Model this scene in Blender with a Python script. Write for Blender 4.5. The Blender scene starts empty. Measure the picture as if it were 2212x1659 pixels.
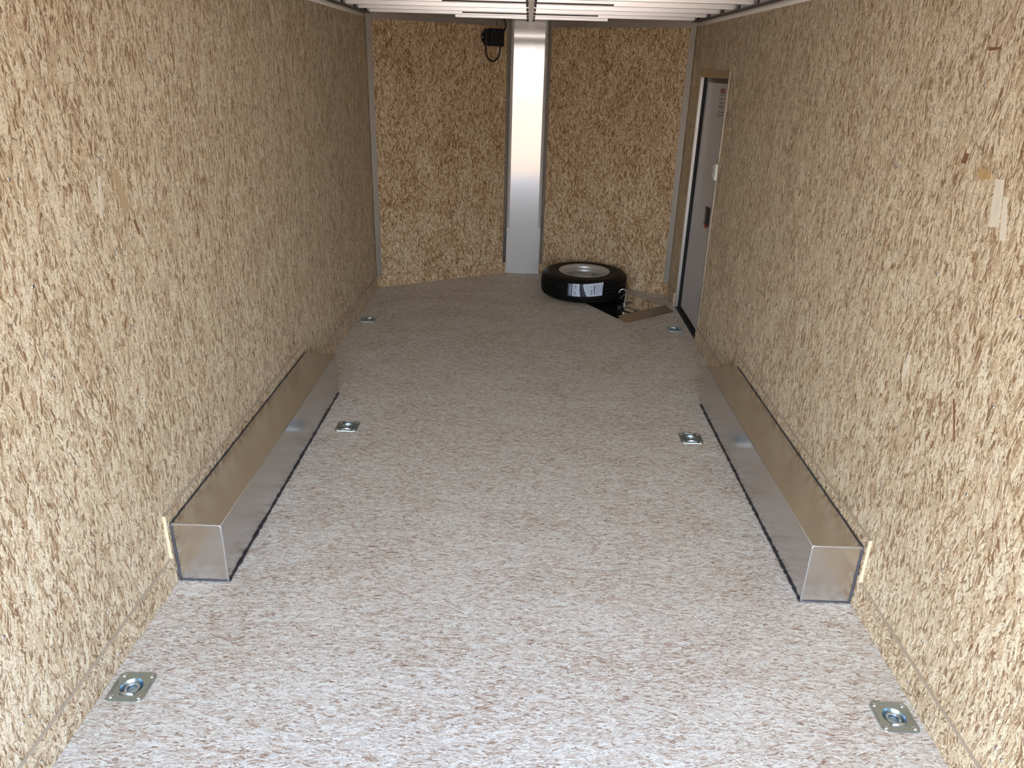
import bpy, bmesh, math, random
from mathutils import Vector, Matrix
random.seed(7)
SC = bpy.context.scene
COL = SC.collection
PI = math.pi

# ------------------------------------------------------------------ camera
cam_d = bpy.data.cameras.new('camera')
cam = bpy.data.objects.new('camera', cam_d)
COL.objects.link(cam)
CR = Vector((0.99943276, 0.02090863, 0.02640068))
CU = Vector((-0.03248053, 0.39131301, 0.91968426))
CF = Vector((-0.00889841, 0.92002008, -0.39177016))
cam.matrix_world = Matrix(((CR.x, CU.x, -CF.x, -0.0062), (CR.y, CU.y, -CF.y, 0.0),
                           (CR.z, CU.z, -CF.z, 1.7737), (0, 0, 0, 1)))
cam_d.sensor_fit = 'HORIZONTAL'
cam_d.sensor_width = 36.0
cam_d.lens = 1615.8 / 2212 * 36.0
cam_d.clip_start = 0.02
cam_d.clip_end = 400
SC.camera = cam

# ------------------------------------------------------------------ world, sun, exposure
world = bpy.data.worlds.new('sky')
SC.world = world
world.use_nodes = True
wn = world.node_tree.nodes
wl = world.node_tree.links
wn.clear()
wo = wn.new('ShaderNodeOutputWorld')
bg = wn.new('ShaderNodeBackground')
tc = wn.new('ShaderNodeTexCoord')
sep = wn.new('ShaderNodeSeparateXYZ')
rmp = wn.new('ShaderNodeValToRGB')
rmp.color_ramp.elements[0].position = 0.0
rmp.color_ramp.elements[0].color = (1.0, 0.985, 0.95, 1)
rmp.color_ramp.elements[1].position = 0.80
rmp.color_ramp.elements[1].color = (0.30, 0.50, 0.95, 1)
_e = rmp.color_ramp.elements.new(0.28)
_e.color = (0.72, 0.88, 1.06, 1)
wl.new(tc.outputs['Generated'], sep.inputs[0])
wl.new(sep.outputs['Z'], rmp.inputs[0])
# warm glow lobe added low in the left sky to brighten the right wall
dot = wn.new('ShaderNodeVectorMath'); dot.operation = 'DOT_PRODUCT'
dot.inputs[1].default_value = Vector((-0.84, -0.50, 0.10)).normalized()
wl.new(tc.outputs['Generated'], dot.inputs[0])
pw = wn.new('ShaderNodeMath'); pw.operation = 'POWER'; pw.use_clamp = False
mxd = wn.new('ShaderNodeMath'); mxd.operation = 'MAXIMUM'; mxd.inputs[1].default_value = 0.0
wl.new(dot.outputs['Value'], mxd.inputs[0]); wl.new(mxd.outputs[0], pw.inputs[0]); pw.inputs[1].default_value = 7.0
glow = wn.new('ShaderNodeVectorMath'); glow.operation = 'SCALE'
glow.inputs[0].default_value = (0.45, 0.34, 0.20)
wl.new(pw.outputs[0], glow.inputs['Scale'])
addc = wn.new('ShaderNodeVectorMath'); addc.operation = 'ADD'
wl.new(rmp.outputs[0], addc.inputs[0]); wl.new(glow.outputs[0], addc.inputs[1])
wl.new(addc.outputs[0], bg.inputs['Color'])
bg.inputs['Strength'].default_value = 3.9
wl.new(bg.outputs[0], wo.inputs[0])

sun_d = bpy.data.lights.new('sun', 'SUN')
sun_d.energy = 9.0
sun_d.angle = 0.01
sun_d.color = (1.0, 0.93, 0.82)
sun = bpy.data.objects.new('sun', sun_d)
COL.objects.link(sun)
sun.location = (-8, 14, 16)
sun.rotation_euler = Vector((0.50, -0.25, -0.85)).to_track_quat('-Z', 'Y').to_euler()

SC.view_settings.view_transform = 'Standard'
SC.view_settings.look = 'None'
SC.view_settings.gamma = 1.0
SC.view_settings.use_curve_mapping = False
SC.view_settings.exposure = 0.88

# ------------------------------------------------------------------ materials
def new_mat(name):
    m = bpy.data.materials.new(name)
    m.use_nodes = True
    nt = m.node_tree
    b = nt.nodes['Principled BSDF']
    return m, nt, b

def plain(name, col, rough=0.5, metal=0.0, spec=0.5, bump=0.0, bscale=300, noise=0.0):
    m, nt, b = new_mat(name)
    b.inputs['Base Color'].default_value = (*col, 1)
    b.inputs['Roughness'].default_value = rough
    b.inputs['Metallic'].default_value = metal
    b.inputs['Specular IOR Level'].default_value = spec
    tc = nt.nodes.new('ShaderNodeTexCoord')
    nz = nt.nodes.new('ShaderNodeTexNoise')
    nz.inputs['Scale'].default_value = bscale
    nt.links.new(tc.outputs['Object'], nz.inputs['Vector'])
    if bump:
        bp = nt.nodes.new('ShaderNodeBump')
        bp.inputs['Strength'].default_value = bump
        bp.inputs['Distance'].default_value = 0.002
        nt.links.new(nz.outputs['Fac'], bp.inputs['Height'])
        nt.links.new(bp.outputs[0], b.inputs['Normal'])
    mr = nt.nodes.new('ShaderNodeMapRange')
    mr.inputs['To Min'].default_value = max(0, rough - 0.06 - noise)
    mr.inputs['To Max'].default_value = min(1, rough + 0.06 + noise)
    nt.links.new(nz.outputs['Fac'], mr.inputs['Value'])
    nt.links.new(mr.outputs[0], b.inputs['Roughness'])
    return m

def osb(name, palette, dark=0.5, strand_along_u=False, fine=1.0, flake=0.78, rough=0.7, spec=0.25, var=1.0, angr=1.0, con=1.35, mid=0.52, hue=0.4):
    """Oriented strand board: rotated, stretched voronoi strands in several layers (UV in metres)."""
    m, nt, b = new_mat(name)
    N = nt.nodes
    L = nt.links
    def node(t, **k):
        n = N.new(t)
        for a, v in k.items():
            setattr(n, a, v)
        return n
    def inp(n, key, v):
        if hasattr(v, 'is_output') or isinstance(v, bpy.types.NodeSocket):
            L.new(v, n.inputs[key])
        else:
            n.inputs[key].default_value = v
    def vmath(op, a, bb=None):
        n = node('ShaderNodeVectorMath', operation=op)
        inp(n, 0, a)
        if bb is not None:
            inp(n, 1, bb)
        return n.outputs[0]
    def fmath(op, a, bb=None, c=None, clamp=False):
        n = node('ShaderNodeMath', operation=op, use_clamp=clamp)
        inp(n, 0, a)
        if bb is not None:
            inp(n, 1, bb)
        if c is not None:
            inp(n, 2, c)
        return n.outputs[0]
    uvn = node('ShaderNodeUVMap')
    uv = uvn.outputs[0]
    if strand_along_u:
        s = node('ShaderNodeSeparateXYZ'); L.new(uv, s.inputs[0])
        c = node('ShaderNodeCombineXYZ'); L.new(s.outputs[1], c.inputs[0]); L.new(s.outputs[0], c.inputs[1])
        uv = c.outputs[0]
    # gentle warp so that cells are not straight
    nz = node('ShaderNodeTexNoise', noise_dimensions='2D')
    inp(nz, 'Vector', uv); inp(nz, 'Scale', 9.0); inp(nz, 'Detail', 2.0)
    w = vmath('MULTIPLY', vmath('SUBTRACT', nz.outputs['Color'], (0.5, 0.5, 0.5)), (0.009, 0.014, 0))
    uvw = vmath('ADD', uv, w)
    nz2 = node('ShaderNodeTexNoise', noise_dimensions='2D')
    inp(nz2, 'Vector', uv); inp(nz2, 'Scale', 90.0); inp(nz2, 'Detail', 2.0)
    w2 = vmath('MULTIPLY', vmath('SUBTRACT', nz2.outputs['Color'], (0.5, 0.5, 0.5)), (0.0014, 0.003, 0))
    uvw = vmath('ADD', uvw, w2)
    def rot(vec, ang):
        r = node('ShaderNodeVectorRotate', rotation_type='Z_AXIS')
        inp(r, 'Vector', vec)
        inp(r, 'Angle', ang)
        return r.outputs[0]
    def vor(vec, sx, sy, rnd=1.0, feature='F1', metric='EUCLIDEAN'):
        v = node('ShaderNodeTexVoronoi', voronoi_dimensions='2D', feature=feature)
        v.distance = metric
        inp(v, 'Vector', vmath('MULTIPLY', vec, (1.0 / sx, 1.0 / sy, 0)))
        inp(v, 'Scale', 1.0)
        inp(v, 'Randomness', rnd)
        return v
    def layer(vec, sx, sy, cx, cy, base_ang, spread, off, metric='CHEBYCHEV'):
        c = vor(vmath('ADD', rot(vec, base_ang), (off, off * 1.7, 0)), cx, cy)
        cs = node('ShaderNodeSeparateColor'); L.new(c.outputs['Color'], cs.inputs[0])
        ang = fmath('MULTIPLY', fmath('SUBTRACT', cs.outputs[0], 0.5), spread)
        p = rot(vec, ang)
        p = vmath('ADD', p, vmath('MULTIPLY', c.outputs['Color'], (7, 9, 0)))
        v = vor(p, sx, sy, metric=metric)
        vs = node('ShaderNodeSeparateColor'); L.new(v.outputs['Color'], vs.inputs[0])
        return vs, v, p, cs
    f = fine
    A, Av, Ap, Ac = layer(uvw, 0.0040 * f, 0.038 * f, 0.030 * f, 0.075 * f, 0.10, 1.1 * angr, 3.1)
    B, Bv, Bp, Bc = layer(uvw, 0.0075 * f, 0.052 * f, 0.050 * f, 0.11 * f, -0.2, 1.0 * angr, 11.7, 'EUCLIDEAN')
    Cc, Cv, Cp, Ccc = layer(uvw, 0.013 * f, 0.085 * f, 0.075 * f, 0.15 * f, 0.3, 0.8 * angr, 23.9)
    D, Dv, Dp, Dc = layer(uvw, 0.0065 * f, 0.026 * f, 0.05 * f, 0.06 * f, -0.4, 1.7 * angr, 37.3)
    E_, Ev, Ep, Ec = layer(uvw, 0.0019 * f, 0.020 * f, 0.03 * f, 0.04 * f, 0.5, 2.0 * angr, 51.3)
    # tone 0..1 : start from layer A, cover with B flakes, C flakes
    tone = A.outputs[0]
    def mixf(fac, a, c):
        n = node('ShaderNodeMix', data_type='FLOAT')
        inp(n, 0, fac); inp(n, 2, a); inp(n, 3, c)
        return n.outputs[0]
    mB = fmath('GREATER_THAN', B.outputs[1], 0.52)
    tone = mixf(mB, tone, fmath('MULTIPLY_ADD', B.outputs[0], 0.66, 0.30))
    mC = fmath('GREATER_THAN', Cc.outputs[1], flake)
    tone = mixf(mC, tone, fmath('MULTIPLY_ADD', Cc.outputs[0], 0.38, 0.50))
    # grain lines inside strands
    gn = node('ShaderNodeTexNoise', noise_dimensions='2D')
    inp(gn, 'Vector', vmath('MULTIPLY', Bp, (620, 42, 0))); inp(gn, 'Scale', 1.0); inp(gn, 'Detail', 3.0)
    tone = fmath('ADD', tone, fmath('MULTIPLY', fmath('SUBTRACT', gn.outputs['Fac'], 0.5), 0.42))
    # slow patches of paler and browner board
    pn = node('ShaderNodeTexNoise', noise_dimensions='2D')
    inp(pn, 'Vector', vmath('MULTIPLY', uv, (5.0, 2.6, 0))); inp(pn, 'Scale', 1.0); inp(pn, 'Detail', 3.0)
    tone = fmath('ADD', tone, fmath('MULTIPLY', fmath('SUBTRACT', pn.outputs['Fac'], 0.5), 0.45 * var), clamp=True)
    cr = node('ShaderNodeValToRGB')
    els = cr.color_ramp.elements
    for i, (p, c) in enumerate(palette):
        e = els[i] if i < 2 else els.new(p)
        e.position = p
        e.color = (*c, 1)
    # re-sort safe: positions were given ascending
    tone = fmath('MULTIPLY_ADD', fmath('SUBTRACT', tone, 0.5), con, mid, clamp=True)
    L.new(tone, cr.inputs[0])
    col = cr.outputs[0]
    def mixc(fac, a, c, mode='MIX'):
        n = node('ShaderNodeMix', data_type='RGBA', blend_type=mode)
        inp(n, 0, fac); inp(n, 6, a)
        if isinstance(c, tuple):
            n.inputs[7].default_value = (*c, 1)
        else:
            L.new(c, n.inputs[7])
        return n.outputs[2]
    # hue shift per strand: some reddish, some greenish-yellow
    col = mixc(fmath('MULTIPLY', B.outputs[2], hue), col, (1.0, 0.86, 0.72), 'MULTIPLY')
    # brown chips
    mD = fmath('GREATER_THAN', D.outputs[1], 1.0 - 0.10 * dark)
    col = mixc(fmath('MULTIPLY', mD, 0.75), col, palette[0][1])
    mE = fmath('GREATER_THAN', E_.outputs[1], 1.0 - 0.13 * dark)
    col = mixc(fmath('MULTIPLY', mE, 0.62), col, tuple(v * 0.55 for v in palette[0][1]))
    # dark gaps along strand edges
    e1 = vor(Bp, 0.0075 * f, 0.052 * f, feature='DISTANCE_TO_EDGE')
    g1 = node('ShaderNodeMapRange'); L.new(e1.outputs['Distance'], g1.inputs['Value'])
    g1.inputs['From Min'].default_value = 0.0; g1.inputs['From Max'].default_value = 0.075
    g1.inputs['To Min'].default_value = 1.0; g1.inputs['To Max'].default_value = 0.0
    gate = fmath('GREATER_THAN', nz2.outputs['Fac'], 0.50)
    gap = fmath('MULTIPLY', g1.outputs[0], gate)
    col = mixc(fmath('MULTIPLY', gap, 0.95 * min(1, dark + 0.25)), col, tuple(v * 0.35 for v in palette[0][1]))
    # fine dark pits
    pz = node('ShaderNodeTexNoise', noise_dimensions='2D')
    inp(pz, 'Vector', vmath('MULTIPLY', Ap, (420, 130, 0))); inp(pz, 'Scale', 1.0); inp(pz, 'Detail', 4.0); inp(pz, 'Roughness', 0.65)
    pm = node('ShaderNodeMapRange'); L.new(pz.outputs['Fac'], pm.inputs['Value'])
    pm.inputs['From Min'].default_value = 0.34; pm.inputs['From Max'].default_value = 0.44
    pm.inputs['To Min'].default_value = 1.0; pm.inputs['To Max'].default_value = 0.0
    col = mixc(fmath('MULTIPLY', pm.outputs[0], 0.85 * min(1, dark + 0.2)), col, tuple(v * 0.5 for v in palette[0][1]))
    L.new(col, b.inputs['Base Color'])
    b.inputs['Roughness'].default_value = rough
    b.inputs['Specular IOR Level'].default_value = spec
    bp = node('ShaderNodeBump')
    bp.inputs['Strength'].default_value = 0.35
    bp.inputs['Distance'].default_value = 0.0012
    L.new(fmath('SUBTRACT', tone, fmath('MULTIPLY', gap, 0.8)), bp.inputs['Height'])
    L.new(bp.outputs[0], b.inputs['Normal'])
    return m

WALL_PAL = [(0.0, (0.27, 0.165, 0.090)), (0.20, (0.44, 0.315, 0.205)), (0.45, (0.61, 0.495, 0.345)),
            (0.70, (0.72, 0.615, 0.445)), (1.0, (0.87, 0.80, 0.63))]
NOSE_PAL = [(0.0, (0.21, 0.095, 0.036)), (0.22, (0.40, 0.225, 0.105)), (0.45, (0.60, 0.410, 0.230)),
            (0.70, (0.74, 0.570, 0.360)), (1.0, (0.88, 0.76, 0.56))]
FLOOR_PAL = [(0.0, (0.31, 0.195, 0.13)), (0.20, (0.52, 0.405, 0.315)), (0.45, (0.655, 0.58, 0.49)),
             (0.70, (0.74, 0.71, 0.645)), (1.0, (0.87, 0.865, 0.81))]
M_WALL = osb('strand_board_wall', WALL_PAL, dark=0.6, angr=0.72, con=1.35, mid=0.56, var=0.65, flake=0.70)
M_NOSE = osb('strand_board_nose', NOSE_PAL, dark=0.9, angr=1.15, flake=0.85, fine=0.85, con=1.4, mid=0.54)
M_BASE = osb('strand_board_baseboard', WALL_PAL, dark=0.6, angr=1.6, fine=0.9)
M_FLOOR = osb('strand_board_floor', FLOOR_PAL, dark=0.38, strand_along_u=True, fine=0.62, rough=0.62, spec=0.3, var=0.9, angr=0.7, con=1.2, mid=0.60, flake=0.86, hue=0.30)
def flake_mat(name, col):
    m, nt, b = new_mat(name)
    N = nt.nodes; L = nt.links
    tc = N.new('ShaderNodeTexCoord'); mp = N.new('ShaderNodeMapping'); mp.inputs['Scale'].default_value = (1, 260, 14)
    nz = N.new('ShaderNodeTexNoise'); nz.inputs['Scale'].default_value = 1.0; nz.inputs['Detail'].default_value = 3
    L.new(tc.outputs['Object'], mp.inputs[0]); L.new(mp.outputs[0], nz.inputs['Vector'])
    cr = N.new('ShaderNodeValToRGB')
    cr.color_ramp.elements[0].position = 0.3; cr.color_ramp.elements[0].color = (*[c * 0.8 for c in col], 1)
    cr.color_ramp.elements[1].position = 0.6; cr.color_ramp.elements[1].color = (*col, 1)
    L.new(nz.outputs['Fac'], cr.inputs[0]); L.new(cr.outputs[0], b.inputs['Base Color'])
    b.inputs['Roughness'].default_value = 0.75
    return m
M_FLAKE = {'pale': flake_mat('pale_flake', (0.86, 0.80, 0.66)), 'dark': flake_mat('dark_flake', (0.24, 0.12, 0.06)),
           'tan': flake_mat('tan_flake', (0.55, 0.42, 0.27)), 'ochre': flake_mat('ochre_flake', (0.56, 0.38, 0.18))}
M_EDGE = plain('weathered_board_edge', (0.50, 0.42, 0.32), 0.8, bump=0.5, bscale=200)
M_CUT = plain('raw_cut_edge', (0.80, 0.70, 0.50), 0.8, bump=0.5, bscale=500)

def brushed(name, col, rough=0.25, aniso=0.0, bump=0.02, stretch=(4, 4, 4), wav=0.0, rv=1.0):
    m, nt, b = new_mat(name)
    N = nt.nodes; L = nt.links
    b.inputs['Metallic'].default_value = 1.0
    b.inputs['Base Color'].default_value = (*col, 1)
    tc = N.new('ShaderNodeTexCoord')
    mp = N.new('ShaderNodeMapping')
    mp.inputs['Scale'].default_value = stretch
    nz = N.new('ShaderNodeTexNoise')
    nz.inputs['Scale'].default_value = 1.0
    nz.inputs['Detail'].default_value = 4.0
    L.new(tc.outputs['Object'], mp.inputs[0]); L.new(mp.outputs[0], nz.inputs['Vector'])
    mr = N.new('ShaderNodeMapRange')
    mr.inputs['To Min'].default_value = rough - 0.07 * rv
    mr.inputs['To Max'].default_value = rough + 0.09 * rv
    L.new(nz.outputs['Fac'], mr.inputs['Value']); L.new(mr.outputs[0], b.inputs['Roughness'])
    bp = N.new('ShaderNodeBump')
    bp.inputs['Strength'].default_value = bump
    bp.inputs['Distance'].default_value = 0.002
    L.new(nz.outputs['Fac'], bp.inputs['Height'])
    last = bp.outputs[0]
    if wav:
        n2 = N.new('ShaderNodeTexNoise'); n2.inputs['Scale'].default_value = 3.0; n2.inputs['Detail'].default_value = 1.0
        L.new(tc.outputs['Object'], n2.inputs['Vector'])
        b2 = N.new('ShaderNodeBump'); b2.inputs['Strength'].default_value = wav; b2.inputs['Distance'].default_value = 0.02
        L.new(n2.outputs['Fac'], b2.inputs['Height']); L.new(last, b2.inputs['Normal'])
        last = b2.outputs[0]
    L.new(last, b.inputs['Normal'])
    return m

M_BOX = brushed('brushed_aluminium_box', (0.64, 0.62, 0.605), 0.23, bump=0.0, stretch=(30, 3, 30), wav=0.14, rv=0.15)
M_PILLAR = brushed('brushed_aluminium_pillar', (0.74, 0.75, 0.77), 0.11, bump=0.05, stretch=(220, 5, 2), wav=0.05)
M_PILLAR.node_tree.nodes['Principled BSDF'].inputs['Metallic'].default_value = 0.42
M_TRIM = brushed('mill_aluminium_trim', (0.52, 0.51, 0.50), 0.38, bump=0.02)
M_RAIL = brushed('extruded_aluminium_rail', (0.86, 0.85, 0.84), 0.45, bump=0.02)
M_RAILDARK = plain('dark_rail_underside', (0.10, 0.09, 0.085), 0.6, metal=0.3)
M_BOW = brushed('roof_bow_aluminium', (0.86, 0.88, 0.92), 0.34, bump=0.02, stretch=(2, 30, 30), wav=0.05)
M_SKIN = brushed('roof_skin', (0.85, 0.86, 0.88), 0.5, bump=0.02)
for _m, _v in ((M_BOW, 0.9), (M_RAIL, 0.4), (M_SKIN, 0.4)):
    _m.node_tree.nodes['Principled BSDF'].inputs['Metallic'].default_value = _v
M_WELD = plain('weld_bead', (0.72, 0.74, 0.78), 0.35, metal=1.0, bump=0.6, bscale=160)
M_SEAL = plain('dark_sealant', (0.045, 0.045, 0.055), 0.5, bump=0.4, bscale=120)
M_JOINT = plain('dark_bluish_edge', (0.16, 0.17, 0.22), 0.4, metal=0.8, bump=0.3, bscale=90)
M_SCREW = plain('zinc_screw', (0.62, 0.66, 0.70), 0.22, metal=1.0)
M_RIVET = plain('trim_screw', (0.75, 0.75, 0.75), 0.22, metal=1.0)
M_ZINC = brushed('zinc_plate', (0.46, 0.54, 0.56), 0.34, bump=0.08, stretch=(30, 30, 30))
M_ZINCB = brushed('zinc_recess_sky_tint', (0.40, 0.56, 0.68), 0.24, bump=0.02, stretch=(20, 20, 20))  # blue sky reflection tinted into the pan colour
M_RINGM = brushed('zinc_ring', (0.66, 0.72, 0.78), 0.25, bump=0.01)
M_BLACK = plain('black_plastic', (0.006, 0.007, 0.012), 0.45, spec=0.4)
M_RUBBER = plain('tyre_rubber', (0.004, 0.004, 0.005), 0.5, spec=0.22, bump=0.15, bscale=160)
M_RIM = brushed('silver_wheel_paint', (0.66, 0.67, 0.68), 0.33, bump=0.0, stretch=(5, 5, 5))
M_RIM.node_tree.nodes['Principled BSDF'].inputs['Metallic'].default_value = 0.6
M_DARKHOLE = plain('wheel_opening_shade', (0.008, 0.008, 0.010), 0.5)
M_DOOR = plain('door_skin', (0.56, 0.56, 0.60), 0.45, spec=0.4)
M_JAMB = plain('door_jamb_metal', (0.80, 0.80, 0.80), 0.30, metal=0.9)
M_FLANGE = brushed('door_flange_metal', (0.62, 0.57, 0.48), 0.30, bump=0.02)
M_GASKET = plain('black_gasket', (0.006, 0.006, 0.007), 0.6)
M_HEAD = plain('dark_door_header', (0.05, 0.038, 0.034), 0.5)
M_WHITE = plain('white_plastic', (0.82, 0.88, 0.84), 0.35)
M_RED = plain('red_plastic', (0.35, 0.008, 0.008), 0.4)
M_REDLAB = plain('red_print', (0.30, 0.045, 0.035), 0.5)
M_GREYINK = plain('grey_print', (0.16, 0.155, 0.15), 0.6)
M_LABW = plain('paper_label', (0.62, 0.70, 0.86), 0.45)
M_LABG = plain('label_grey_band', (0.14, 0.16, 0.22), 0.45)
M_LABK = plain('label_black', (0.010, 0.014, 0.03), 0.4)
M_LABM = plain('label_text_blue_grey', (0.10, 0.13, 0.24), 0.5)
M_CHROME = brushed('polished_steel', (0.62, 0.60, 0.58), 0.07, bump=0.015, stretch=(60, 6, 6), wav=0.03)
M_BRBLUE = plain('blued_steel', (0.22, 0.25, 0.32), 0.25, metal=0.9)
M_ROD = plain('zinc_rod', (0.75, 0.78, 0.78), 0.2, metal=1.0)
M_EXT = plain('white_exterior_skin', (0.75, 0.75, 0.75), 0.5)
M_LEDW = plain('white_channel', (0.92, 0.90, 0.86), 0.4)
M_CLIP = plain('dark_clip', (0.05, 0.05, 0.055), 0.5)

def ground_mat():
    m, nt, b = new_mat('gravel_yard')
    N = nt.nodes; L = nt.links
    tc = N.new('ShaderNodeTexCoord')
    n1 = N.new('ShaderNodeTexNoise'); n1.inputs['Scale'].default_value = 0.35; n1.inputs['Detail'].default_value = 4
    n2 = N.new('ShaderNodeTexVoronoi'); n2.inputs['Scale'].default_value = 40
    L.new(tc.outputs['Object'], n1.inputs['Vector']); L.new(tc.outputs['Object'], n2.inputs['Vector'])
    cr = N.new('ShaderNodeValToRGB')
    cr.color_ramp.elements[0].position = 0.3; cr.color_ramp.elements[0].color = (0.38, 0.235, 0.125, 1)
    cr.color_ramp.elements[1].position = 0.75; cr.color_ramp.elements[1].color = (0.54, 0.36, 0.21, 1)
    L.new(n1.outputs['Fac'], cr.inputs[0])
    mx = N.new('ShaderNodeMix'); mx.data_type = 'RGBA'; mx.blend_type = 'MULTIPLY'; mx.inputs[0].default_value = 0.25
    L.new(cr.outputs[0], mx.inputs[6]); L.new(n2.outputs['Color'], mx.inputs[7])
    L.new(mx.outputs[2], b.inputs['Base Color'])
    b.inputs['Roughness'].default_value = 0.95
    return m
M_GROUND = ground_mat()

# ------------------------------------------------------------------ mesh helpers
def V(*a):
    return Vector(a)

def add_box(bm, x0, x1, y0, y1, z0, z1, mi=0, mat=None):
    P = [V(x, y, z) for x in (x0, x1) for y in (y0, y1) for z in (z0, z1)]
    if mat is not None:
        P = [mat @ p for p in P]
    v = [bm.verts.new(p) for p in P]
    for f in ((0, 1, 3, 2), (4, 6, 7, 5), (0, 4, 5, 1), (2, 3, 7, 6), (0, 2, 6, 4), (1, 5, 7, 3)):
        fa = bm.faces.new([v[i] for i in f])
        fa.material_index = mi
    return v

def add_prism(bm, pts, z0, z1, mi=0, mat=None):
    a = [V(p[0], p[1], z0) for p in pts]; b = [V(p[0], p[1], z1) for p in pts]
    if mat is not None:
        a = [mat @ p for p in a]; b = [mat @ p for p in b]
    a = [bm.verts.new(p) for p in a]; b = [bm.verts.new(p) for p in b]
    n = len(pts)
    fs = [bm.faces.new(list(reversed(a))), bm.faces.new(b)]
    for i in range(n):
        fs.append(bm.faces.new((a[i], a[(i + 1) % n], b[(i + 1) % n], b[i])))
    for f in fs:
        f.material_index = mi
    return fs

def add_lathe(bm, prof, seg=48, mat=None, closed=False, mi=0, smooth=True, rfun=None, a0=0, a1=2 * PI):
    """prof: list of (r, z)."""
    full = abs((a1 - a0) - 2 * PI) < 1e-6
    cnt = seg if full else seg + 1
    rings = []
    for i in range(cnt):
        a = a0 + (a1 - a0) * i / seg
        ring = []
        for j, (r, z) in enumerate(prof):
            rr = r if rfun is None else rfun(i, j, r, z)
            p = V(rr * math.cos(a), rr * math.sin(a), z)
            if mat is not None:
                p = mat @ p
            ring.append(bm.verts.new(p))
        rings.append(ring)
    m = len(prof)
    for i in range(seg):
        A = rings[i]; B = rings[(i + 1) % cnt]
        for j in range(m if closed else m - 1):
            k = (j + 1) % m
            try:
                f = bm.faces.new((A[j], B[j], B[k], A[k]))
                f.smooth = smooth
                f.material_index = mi
            except ValueError:
                pass
    return rings

def add_tube(bm, pts, r, seg=10, cap=True, mi=0, radii=None):
    pts = [Vector(p) for p in pts]
    n = len(pts)
    rings = []
    t0 = (pts[1] - pts[0]).normalized()
    up = V(0, 0, 1) if abs(t0.z) < 0.9 else V(1, 0, 0)
    nrm = (up - t0 * up.dot(t0)).normalized()
    for i, p in enumerate(pts):
        t = (pts[min(i + 1, n - 1)] - pts[max(i - 1, 0)]).normalized()
        nrm = (nrm - t * nrm.dot(t)).normalized()
        bi = t.cross(nrm)
        rr = radii[i] if radii else r
        rings.append([bm.verts.new(p + (nrm * math.cos(2 * PI * k / seg) + bi * math.sin(2 * PI * k / seg)) * rr) for k in range(seg)])
    for i in range(n - 1):
        for k in range(seg):
            f = bm.faces.new((rings[i][k], rings[i][(k + 1) % seg], rings[i + 1][(k + 1) % seg], rings[i + 1][k]))
            f.smooth = True; f.material_index = mi
    if cap:
        bm.faces.new(list(reversed(rings[0]))).material_index = mi
        bm.faces.new(rings[-1]).material_index = mi

def smooth_path(pts, sub=6):
    pts = [Vector(p) for p in pts]
    out = []
    for i in range(len(pts) - 1):
        p0 = pts[max(i - 1, 0)]; p1 = pts[i]; p2 = pts[i + 1]; p3 = pts[min(i + 2, len(pts) - 1)]
        for s in range(sub):
            t = s / sub
            out.append(0.5 * ((2 * p1) + (p2 - p0) * t + (2 * p0 - 5 * p1 + 4 * p2 - p3) * t * t + (3 * p1 - p0 - 3 * p2 + p3) * t ** 3))
    out.append(pts[-1])
    return out

def set_uv(bm, off=(0, 0)):
    uv = bm.loops.layers.uv.new('UVMap')
    for f in bm.faces:
        n = f.normal
        ax = max(range(3), key=lambda i: abs(n[i]))
        for l in f.loops:
            c = l.vert.co
            if ax == 0: q = (c.y, c.z)
            elif ax == 1: q = (c.x, c.z)
            else: q = (c.x, c.y)
            l[uv].uv = (q[0] + off[0], q[1] + off[1])

def obj(name, bm, mats, parent=None, loc=None, matrix=None, uvoff=(0, 0), bevel=0.0, kind=None, recalc=True):
    if recalc:
        bmesh.ops.recalc_face_normals(bm, faces=bm.faces)
    else:
        bm.normal_update()
    set_uv(bm, uvoff)
    me = bpy.data.meshes.new(name)
    bm.to_mesh(me)
    bm.free()
    for m in (mats if isinstance(mats, (list, tuple)) else [mats]):
        me.materials.append(m)
    o = bpy.data.objects.new(name, me)
    COL.objects.link(o)
    if matrix is not None:
        o.matrix_world = matrix
    if loc is not None:
        o.location = loc
    if parent is not None:
        o.parent = parent
    if bevel:
        md = o.modifiers.new('bevel', 'BEVEL')
        md.width = bevel; md.segments = 2; md.limit_method = 'ANGLE'
    if kind:
        o['kind'] = kind
    return o

def thing(name, label, cat, loc=(0, 0, 0), rz=0.0, group=None, kind=None):
    o = bpy.data.objects.new(name, None)
    o.empty_display_size = 0.1
    COL.objects.link(o)
    o.location = loc
    o.rotation_euler = (0, 0, rz)
    tag(o, label, cat, group, kind)
    return o

def tag(o, label=None, cat=None, group=None, kind=None):
    if label: o['label'] = label
    if cat: o['category'] = cat
    if group: o['group'] = group
    if kind: o['kind'] = kind
    return o

def BM():
    return bmesh.new()

# ------------------------------------------------------------------ dimensions (metres)
XW = 1.242        # wall panel face
XB = 1.230        # baseboard face
TH = 0.012
YR = 0.08         # rear opening
YL, YRt = 6.175, 6.215    # where the side walls end (left, right)
NY = 6.815        # nose post plane
PX0, PX1 = -0.158, 0.142
ZT = 2.076        # top of wall panels
ZC = 2.112        # underside of the roof bows

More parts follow.
